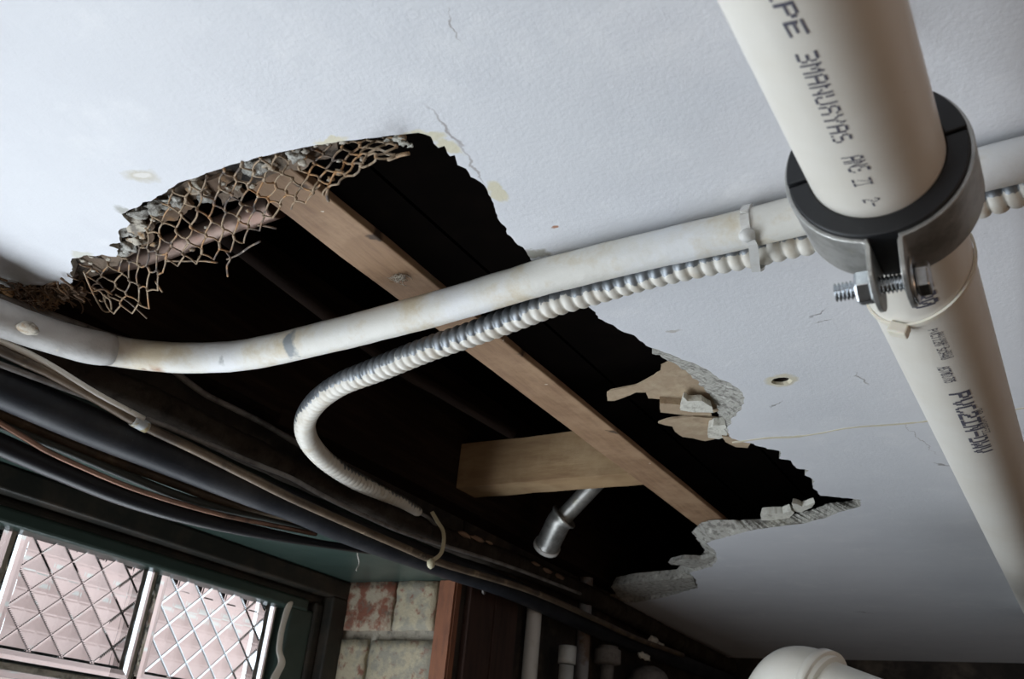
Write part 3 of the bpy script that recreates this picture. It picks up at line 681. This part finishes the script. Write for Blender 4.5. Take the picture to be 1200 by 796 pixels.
# ears: band turned outwards, rounded tabs
def ear(sg):
    V = []; Fc = []
    th = .0018; a = ga; base = pt(SC) + DN * (RR + .0009) * math.cos(a) + SD * sg * (RR + .0009) * math.sin(a)
    prof = []
    for k in range(9):
        q = k / 8 * math.pi / 2; prof.append((.0035 * (1 - math.sin(q)) * 1.0, .0035 * (1 - math.cos(q))))
    xo = .0046; prof = [(xo + .0040 * (1 - math.sin(q_ / 8 * math.pi / 2)), .0040 * (1 - math.cos(q_ / 8 * math.pi / 2))) for q_ in range(9)] 
    ln = .0215; tot = 14
    rows = [(x, d, hw - .0006) for x, d in prof]
    for k in range(1, tot + 1):
        d = .0040 + (ln - .0040) * k / tot; e = max(0, (d - (ln - .0095)) / .0095); wv = (hw - .0006) * math.sqrt(max(0.02, 1 - e * e)); rows.append((xo, d, wv))
    for x, d, wv in rows:
        c = pt(SC) + DN * (RR - .0010 + d) + SD * sg * x
        out = SD * sg * th
        if d < .004: out = (SD * sg * (d / .004) + DN * (1 - d / .004)).normalized() * th
        for e, g in ((-1, 0), (1, 0), (1, 1), (-1, 1)): V.append(c + PD * e * wv + out * g)
    for i in range(len(rows) - 1):
        for k in range(4): a = i*4+k; b = i*4+(k+1) % 4; Fc.append((a, b, b+4, a+4))
    Fc += [(3, 2, 1, 0), tuple(len(V)-4+k for k in range(4))]
    return bevel(fixn(obj('clamp_ear', V, Fc, galv, cl)), .0003)
ear(1); ear(-1)
bc = pt(SC) + DN * (RR + .0118) 
bo = empty('bolt', bc - wloc(cl)); bo.parent = cl; 
def thr(s, u): return .0031 + .0005 * math.sin(2 * math.pi * s / .0014)
tube('threaded_shank', [bc - SD * .0205, bc + SD * .0085], thr, zinc, bo, step=.00020, n=20)
def hexp(name, c, ax, r, h, m, parent, rd=None):
    V = []; Fc = []; u = DN; v = ax.cross(u).normalized(); n = 6
    for k, (rr, z) in enumerate([(r * .88, 0), (r, h * .14), (r, h * .86), (r * .88, h)]):
        for i in range(n): a = math.pi / 3 * i + .3; V.append(c + ax * z + (u * math.cos(a) + v * math.sin(a)) * rr)
    for k in range(3):
        for i in range(n): j = (i + 1) % n; Fc.append((k*n+i, k*n+j, (k+1)*n+j, (k+1)*n+i))
    Fc += [tuple(range(n-1, -1, -1)), tuple(3*n+i for i in range(n))]
    return bevel(fixn(obj(name, V, Fc, m, parent)), .0003)
hexp('nut', bc - SD * .0067, -SD, .0065, .0062, zinc, bo)
hexp('bolt_head', bc + SD * .0079, SD, .0065, .0048, zinc, bo)
tube('washer', [bc + SD * .0066, bc + SD * .0078], .0086, zinc, bo, rs=False, n=36)
# hanger stud to the ceiling
ht = pt(SC) - DN * (RR + .0018); tube('hanger_stud', [ht, Vector((ht.x, ht.y, H - .0004))], .004, zinc, cl, step=.002, n=16)
# cable tie round the drain pipe
s1, _ = hit_pipe(1098, 372); zc = empty('cable_tie', pt(s1)); tag(zc, 'translucent nylon cable tie round the drain pipe just past the clamp', 'cable tie')
V = []; Fc = []; n = 72; tl_ = -.012
for i in range(n):
    a = 2 * math.pi * i / n; s = s1 + math.sin(a) * tl_
    for r, e in ((PR + .0002, -.0017), (PR + .0013, -.0017), (PR + .0013, .0017), (PR + .0002, .0017)): V.append(cyl(s + e, a, r))
for i in range(n):
    j = (i + 1) % n
    for k in range(4): k2 = (k + 1) % 4; Fc.append((i*4+k, i*4+k2, j*4+k2, j*4+k))
fixn(obj('strap', V, Fc, nylon, zc))
_, ah = hit_pipe(1052, 372); c = cyl(s1 + math.sin(ah) * tl_, ah, PR + .0028); rd = (c - pt((c - PA).dot(PD))).normalized(); tg = PD.cross(rd)
V = [];
for a, b, d in [(-1,-1,-1),(1,-1,-1),(1,1,-1),(-1,1,-1),(-1,-1,1),(1,-1,1),(1,1,1),(-1,1,1)]: V.append(c + tg * a * .0042 + PD * b * .0036 + rd * d * .0026)
bevel(fixn(obj('tie_head', V, [(0,3,2,1),(4,5,6,7),(0,1,5,4),(1,2,6,5),(2,3,7,6),(3,0,4,7)], nylon, zc)), .0008)

# ------------------------------------------------------------------ bundle along the wall
def run(name, P, X, r, m, label, cat, n=16, step=.012, wob=0, parent=None):
    pts = [px(p[0], p[1], p[2] if len(p) > 2 else X) for p in P]
    a = pts[0] + (pts[0] - pts[1]).normalized() * .25
    o = tube(name, [a] + pts, r, m, parent, n=n, step=step, wob=wob)
    if label: tag(o, label, cat)
    return o, pts
op, opts = run('old_pipe', [(0, 378), (77, 428), (187, 476), (287, 526), (400, 578), (520, 631), (607, 663), (700, 703), (790, 750), (855, 782)], -.682, lambda s, u: .0125 + .004 * u, dirty_shade_p, 'grimy dark brown pipe along the wall, topmost of the bundle', 'pipe', wob=.001)
bp, bpts = run('waste_pipe', [(0, 453), (100, 497), (200, 537), (300, 577), (340, 592), (421, 627), (520, 663), (600, 691), (700, 737), (760, 761), (850, 796), (1000, 850)], -.666, lambda s, u: .0150 - .0035 * min(1, max(0, u * 1.6 - .25)), black_p, 'thick black plastic pipe along the wall above the window', 'pipe', n=24)
run('copper_pipe', [(0, 411), (60, 438), (120, 471), (165, 497), (230, 528), (290, 558), (340, 583), (400, 610), (469, 640), (520, 661), (620, 692), (700, 727), (745, 748), (800, 768)], -.645, .0042, copper_m, 'tarnished copper pipe running along on top of the thick black pipe', 'pipe', n=12)
run('white_cable', [(0, 399), (30, 413), (60, 429), (110, 460), (145, 479), (168, 491)], -.642, .0026, whitec, 'white cable lying beside the tarnished copper pipe at the left edge', 'cable', n=10)
run('grey_cable', [(168, 490), (200, 502), (300, 544), (340, 560), (380, 582), (430, 606), (480, 627), (560, 652), (605, 667), (680, 696)], -.648, .0024, greyc, 'thin grey-brown cable between the grimy pipe and the copper pipe', 'cable', n=10)
run('brown_cable', [(0, 484), (60, 509), (100, 526), (200, 564), (260, 586), (340, 607), (385, 622)], -.692, .0050, brownc, 'brown sheathed cable directly below the thick black pipe', 'cable', n=12)
run('green_grey_cable', [(0, 497), (70, 524), (150, 558), (230, 588), (330, 612), (360, 620)], -.695, .0040, mat('green_grey_sheath', (.05, .058, .052), .5, bumps=[(120, .3, .001)]), 'dull green-grey cable between the brown cable and the copper tube', 'cable', n=12)
run('copper_tube', [(20, 508), (50, 526), (90, 545), (160, 574), (250, 601), (330, 618), (370, 626)], -.682, .0024, mat('pinkish_copper_tube', (.36, .21, .15), .4, .6, layers=[((.12, .08, .06), 30, .5, .65)]), 'thin pinkish copper tube just above the lowest black cable', 'tube', n=10)
run('black_cable', [(0, 521), (60, 547), (150, 583), (250, 612), (340, 631, -.684), (400, 641, -.684), (440, 646, -.690), (470, 646, -.6925)], -.692, lambda s, u: .0085 - .0045 * min(1, max(0, (u - .55) / .25)), blackc, 'thick black cable sagging lowest of the bundle above the green soffit', 'cable', n=14)
# plaster splats on the black pipe and old pipe
def splat(x, y, X, r, seed, name, m, parent, sq=(.5, 1, 1)):
    v, f = lump_data(px(x, y, X), r, seed, 2, sq, .6); return obj(name, v, f, m, parent, True)
splat(108, 497, -.660, .009, 2, 'plaster_splat', crumb_m, bp); splat(100, 489, -.660, .005, 4, 'plaster_splat', crumb_m, bp); splat(116, 505, -.661, .006, 8, 'plaster_splat', crumb_m, bp)
for k, (x, y, r) in enumerate([(151, 510, .0032), (170, 515, .003), (166, 522, .002), (217, 529, .0032), (232, 536, .003), (198, 533, .0015), (302, 561, .0018), (128, 471, .002)]): splat(x, y, -.6565, r, 20 + k, 'plaster_speck', plaster_w if k in (5,) else crumb_m, bp, (.5, 1, .9))
for k, (x, y, r) in enumerate([(545, 627, .006), (560, 632, .0065), (573, 636, .004), (641, 669, .007), (655, 676, .007), (628, 661, .005)]): splat(x, y, -.668, r, 40 + k, 'peeling_patch', mat('pink_plaster_patch', (.30, .20, .14), .9) if k == 0 else bpy.data.materials['pink_plaster_patch'], op, (.35, 2.2, .5))
for k, (x, y, r) in enumerate([(765, 752, .013), (774, 757, .011), (752, 768, .010), (758, 771, .010)]): splat(x, y, -.655, r, 50 + k, 'plaster_splat', plaster_w, bp, (.4, 1.2, .6))
# joint wrap on copper
tube('tape_wrap', [px(155, 492, -.645), px(172, 501, -.645)], .0050, mat('blue_white_tape', (.42, .45, .46), .5, layers=[((.3, .24, .12), 80, .5, .6)]), bpy.data.objects['copper_pipe.001'] if 'copper_pipe.001' in bpy.data.objects else None, step=.003, n=12)
# upper left thin cable
uc = tube('loose_cable', [px(-80, 315, -.655), px(0, 349, -.655), px(60, 369, -.655), px(120, 391, -.655), px(165, 406, -.660), px(210, 440, -.670), px(240, 462, -.672), px(270, 477, -.672), px(310, 497, -.672), px(345, 518, -.674), px(385, 543, -.676)], .0029, greyc, step=.008, n=10, wob=.0003)
tag(uc, 'dusty grey cable passing behind the bend of the white conduit', 'cable')
splat(102, 392, -.652, .006, 61, 'cable_clip', greyc, uc, (.6, .6, 1.3))
# small block above the wall
o = MB().box((-.69, .62, H + .005), (-.665, .645, H + .025)).obj('timber_block', wood_d); tag(bevel(o, .002), 'small dusty block on the wall top behind the bundle', 'block')
# yellowed cable tie round the bundle
ct = empty('bundle_cable_tie', px(517, 650, -.64)); tag(ct, 'yellowed cable tie hooked round the pipe bundle above the brick pillar', 'cable tie')
band('strap', [px(506, 600, -.662), px(513, 612, -.655), px(519, 622, -.648), px(520, 635, -.642), px(517, 648, -.640), px(510, 655, -.640), px(503, 658, -.642)], .0045, .0012, (1, -.6, -.2), nylon_y, ct)
v, f = lump_data(px(505, 661, -.640), .0055, 3, 2, (.8, 1, 1.1), .2); obj('tie_head', v, f, nylon_y, ct, True)

# ------------------------------------------------------------------ vertical pipes below the bundle
def vpipe(name, x, y, X, r, z0, z1, m, label, prof=None, cat='pipe'):
    p = px(x, y, X); o = tube(name, [(p.x, p.y, z0), (p.x, p.y, z1)], prof or r, m, step=.01, n=20); return tag(o, label, cat)
vpipe('white_pipe', 622, 770, -.684, .0108, .05, 2.236, white_p, 'white vertical pipe rising behind the black pipe, right of the dark boards')
vp = px(664, 780, -.672)
wp = empty('capped_pipe', (vp.x, vp.y, .05)); tag(wp, 'short white vertical pipe with a wider socket on its top end', 'pipe')
tube('pipe', [(vp.x, vp.y, .05), (vp.x, vp.y, vp.z)], .0108, white_p, wp, step=.05, n=20)
zt2 = px(664, 757, -.672).z; zb2 = px(663, 778, -.672).z; tube('socket', [(vp.x, vp.y, zb2), (vp.x, vp.y, zt2)], .0132, white_p, wp, step=.01, n=20)
vpipe('grey_riser', 684, 740, -.689, .0105, .05, 2.48, mat('grey_riser_paint', (.33, .34, .36), .5, layers=[((.16, .11, .08), 12, .45, .55)], bumps=[(80, .4, .001)]), 'grey vertical riser pipe passing up behind the bundle into the hole')
va = px(712, 770, -.672); vv = empty('valve', (va.x, va.y, va.z - .1)); tag(vv, 'dark grey valve body right of the vertical riser pipe', 'valve')
tube('spindle', [(va.x, va.y, .05), (va.x, va.y, va.z)], .0105, greyc, vv, step=.05, n=16)
tube('cap', [(va.x, va.y, va.z - .012), (va.x, va.y, va.z - .010), (va.x, va.y, va.z + .012), (va.x, va.y, va.z + .016)], lambda s, u: .021 if .05 < u < .9 else .016, greyc, vv, step=.003, n=20)
va = px(760, 800, -.66); o = empty('meter_body', (va.x, va.y, va.z - .03)); tag(o, 'rounded grey fitting at the bottom edge under the black pipe', 'fitting')
v, f = lump_data(va, .034, 2, 3, (1, 1.2, .8), .08); obj('body', v, f, greyc, o, True)
# loops of small wire by the board
for k, (x, y) in enumerate([(580, 690), (597, 692), (560, 688)]):
    c = px(x, y, -.675); tube('wire_hook', [c + Vector((0, 0, .01)), c + Vector((.004, .004, 0)), c + Vector((.002, .012, -.006)), c + Vector((0, .02, 0))], .0014, greyc if k else whitec, step=.003, n=6)
for k, l in enumerate(['pale wire hook nearest the middle under the bundle', 'dull wire hook right of the pale one under the bundle', 'dull wire hook next to the brick pillar under the bundle']):
    tag(bpy.data.objects['wire_hook' + ('' if k == 0 else '.%03d' % k)], l, 'hook', 'wire hooks under the pipe bundle')

# ------------------------------------------------------------------ elbow at the bottom
el = empty('drain_elbow', pd(920, 800, 1.0)); tag(el, 'cream plastic drain elbow with a raised rim at the bottom edge', 'pipe')
D0 = 1.02
q0 = pd(1130, 880, D0 * .86); q1 = pd(985, 818, D0 * .98); q2 = pd(945, 801, D0 * 1.0)
q3 = pd(926, 803, D0 * 1.02); q4 = pd(910, 826, D0 * 1.03); q5 = pd(903, 860, D0 * 1.03); q6 = q5 + Vector((0, 0, -.5))
tube('pipe', [q0, q1, q2], .030, pvc, el, step=.02, n=40)
tube('elbow', [q1.lerp(q2, .35), q2, q3, q4, q5], .0345, pvc, el, step=.006, n=40)
dr = (q2 - q1).normalized(); rc = q1.lerp(q2, .55)
tube('rim', [rc - dr * .004, rc + dr * .005], .0385, pvc, el, rs=False, n=40)
tube('pipe', [q5, q6], .030, pvc, el, step=.05, n=40)
# ------------------------------------------------------------------ wire mesh hanging at the hole's edge
U = [(92, 306), (112, 299), (138, 292), (141, 268), (160, 244), (195, 224), (250, 200), (310, 182), (370, 170), (430, 161), (484, 158)]
Lw = [(118, 352), (132, 366), (170, 366), (184, 340), (196, 312), (235, 309), (268, 298), (296, 276), (330, 250), (388, 224), (440, 188), (485, 182)]
def evalp(P, t):
    L = [0]
    for a, b in zip(P, P[1:]): L.append(L[-1] + math.dist(a, b))
    s = t * L[-1]
    for i in range(len(P) - 1):
        if s <= L[i+1] + 1e-9: k = (s - L[i]) / (L[i+1] - L[i]); return (P[i][0] + (P[i+1][0]-P[i][0])*k, P[i][1] + (P[i+1][1]-P[i][1])*k)
    return P[-1]
NC, NR = 20, 6
nodes = {}
def node(i, j):
    if (i, j) in nodes: return nodes[(i, j)]
    jj = j / NR
    # hex lattice: i along, j across; alternate rows shifted
    u = (i + (.0 if (j // 2) % 2 == 0 else .5)) / (NC + .5); v = (j // 2 + (.33 if j % 2 else 0)) / NR
    u = min(max(u, 0), 1); v = min(v, 1.0)
    a = evalp(U, u); b = evalp(Lw, u)
    x = a[0] + (b[0] - a[0]) * v; y = a[1] + (b[1] - a[1]) * v
    x += R.uniform(-1.8, 1.8); y += R.uniform(-1.8, 1.8)
    z = H + .006 - .014 * v + R.uniform(-.002, .002) + .006 * math.sin(u * 9 + v * 3)
    nodes[(i, j)] = pz(x, y, z); return nodes[(i, j)]
mesh_root = empty('wire_mesh', pz(250, 250, H)); tag(mesh_root, 'rusty torn hexagonal wire mesh hanging from the upper left edge of the hole', 'wire mesh')
WB = MB(); TW = MB()
def strand(B_, a, b, r, wav=.0008):
    mid = (a + b) / 2 + Vector((R.uniform(-1, 1), R.uniform(-1, 1), R.uniform(-1, 1))) * wav * 1.2
    V, Fc = tube_data([a, mid, b], r, n=6, step=.0025, cap=True); B_.add(V, Fc)
for i in range(NC):
    for row in range(NR + 1):
        j0 = row * 2; j1 = row * 2 + 1
        # zig-zag row: lower node (i, j0) .. joined to half shifted upper nodes
        sh = 0 if row % 2 == 0 else 1
        if row < NR:
            a = node(i, j0); b = node(i, j1)
            if R.random() > .05: strand(TW, a, b, .00095)
            # to next row
            nx = node(i, j0 + 2)
            if R.random() > .04: strand(WB, b, nx, .00062)
            other = i + 1 if sh else i - 1
            if 0 <= other < NC:
                n2 = node(other, j0 + 2)
                if R.random() > .04: strand(WB, b, n2, .00062)
WB.obj('wire', rust, mesh_root, True); TW.obj('twisted_wire', rust, mesh_root, True)
def loose(P, r=.0007, z=0): tube('loose_strand', [pz(x, y, H + z + k * -.001) for k, (x, y) in enumerate(P)], r, rust, mesh_root, step=.003, n=6)
loose([(98, 318), (106, 337), (115, 355), (122, 365), (130, 364), (129, 352), (122, 346)]); loose([(135, 345), (148, 352), (160, 362), (172, 373)])
loose([(265, 295), (270, 303), (266, 312), (267, 324)]); loose([(266, 304), (280, 298), (293, 289), (305, 283)]); loose([(182, 330), (190, 342)]); loose([(195, 306), (225, 306), (240, 306), (255, 308)])
loose([(302, 264), (312, 265), (324, 268)]); loose([(385, 218), (383, 228), (385, 236)], .001); loose([(360, 235), (366, 225), (376, 216)]); loose([(455, 187), (468, 182), (479, 180)], .0012)
# crumbs on the mesh
for k in range(34):
    u = R.random() ** 1.2; v = R.random() ** 1.7 * .9; a = evalp(U, u * .98); b = evalp(Lw, u * .98)
    x = a[0] + (b[0] - a[0]) * v; y = a[1] + (b[1] - a[1]) * v
    vv_, ff = lump_data(pz(x, y, H + .005 - .012 * v), R.uniform(.0008, .0022), k, 2, (1.3, 1, .6), 1.1)
    obj('plaster_crumb', vv_, ff, crumb_m, mesh_root, True)
for k, (x, y, r) in enumerate([(157, 262, .008), (150, 272, .006), (165, 250, .0065), (160, 282, .005), (185, 243, .0075), (205, 238, .006), (232, 222, .006), (240, 231, .005), (300, 196, .007), (315, 192, .005), (345, 182, .005), (143, 296, .005), (165, 275, .0035), (150, 290, .0055), (455, 166, .002), (467, 162, .003), (473, 168, .002), (481, 171, .0016)]):
    vv_, ff = lump_data(pz(x, y, H + .004), r * .8, 70 + k, 3, (1.3, 1, .4), 1.2)
    obj('plaster_crumb', vv_, ff, plaster_w if k > 13 else (plaster if k % 3 else crumb_m), mesh_root, True)
# backing of broken board edge behind the mesh
slab('broken_board_edge', xy([(a, b, H + .012) for a, b in [(88, 296), (135, 290), (140, 262), (190, 224), (260, 192), (345, 168), (400, 158), (395, 178), (350, 192), (300, 203), (250, 222), (210, 238), (180, 262), (168, 285), (150, 300), (120, 318), (92, 326)]]), H + .010, H + .014, mat('sooty_board', (.17, .125, .09), .95, layers=[((.34, .28, .21), 60, .55, .68), ((.02, .016, .014), 30, .5, .6)], bumps=[(200, .8, .002)]), step=.004, amp=.003, seed=14, parent=ceil)
for k, poly in enumerate([[(230, 215), (255, 203), (275, 205), (262, 222), (240, 232)], [(285, 196), (310, 188), (325, 198), (300, 212), (284, 208)], [(190, 240), (215, 228), (228, 240), (205, 256), (188, 258)],
        [(330, 184), (360, 176), (372, 188), (345, 196)], [(155, 268), (178, 256), (184, 275), (166, 292), (152, 290)], [(255, 222), (280, 214), (290, 226), (262, 238)]]):
    slab('crust_fragment', xy([(a, b, H + .008) for a, b in poly]), H + .006, H + .009, bpy.data.materials['sooty_board'] if k % 2 else debris_m, step=.003, amp=.003, seed=30 + k, parent=mesh_root)
# fibrous debris at the left edge
db = empty('fibre_debris', pz(45, 345, H)); tag(db, 'brown fibrous debris hanging at the left end of the ceiling hole', 'debris')
m2 = MB()
for k in range(150):
    x = R.gauss(48, 26); y = 338 + R.gauss(2, 5) + max(0, 12 - abs(x - 45) * .5) * R.random()
    a = pz(x, y, H + R.uniform(-.004, .006)); P3 = [a]
    for q in range(3): P3.append(P3[-1] + Vector((R.gauss(0, .004), R.gauss(.0015, .004), R.gauss(-.0006, .002))))
    V, Fc = tube_data(P3, R.uniform(.0003, .0010), n=5, step=.003); m2.add(V, Fc)
tag(m2.obj('fibre', debris_m, db, True), kind='stuff')
for k, (x, y, r) in enumerate([(45, 350, .006), (60, 345, .005), (80, 341, .004), (95, 342, .004), (8, 342, .007), (30, 345, .004), (44, 362, .003)]):
    vv_, ff = lump_data(pz(x, y, H), r, 90 + k, 2, (1.3, 1, .5), .8); obj('clod', vv_, ff, debris_m if k != 4 else mat('rust_clod', (.36, .20, .08), .9), db, True)
# cobweb dangling in front of the soffit
tube('cobweb', [px(420, 640, -.70), px(419, 650, -.699), px(421, 660, -.70), px(417, 669, -.70)], .0007, cobweb, step=.003, n=5); tag(bpy.data.objects['cobweb'], 'white cobweb thread hanging before the green soffit', 'cobweb')
# dust tuft on the batten
tf = MB()
for k in range(40):
    a = pz(468, 322, ZB) + Vector((R.gauss(0, .0022), R.gauss(0, .0022), -.001)); P3 = [a, a + Vector((R.gauss(0, .002), R.gauss(0, .002), -.0015)), a + Vector((R.gauss(0, .003), R.gauss(0, .003), -.002))]
    V, Fc = tube_data(P3, .00022, n=4, step=.002); tf.add(V, Fc)
tag(tf.obj('dust_tuft', crumb_m, None, True), 'small fuzzy grey dust tuft stuck under the batten', 'dust', kind='stuff')
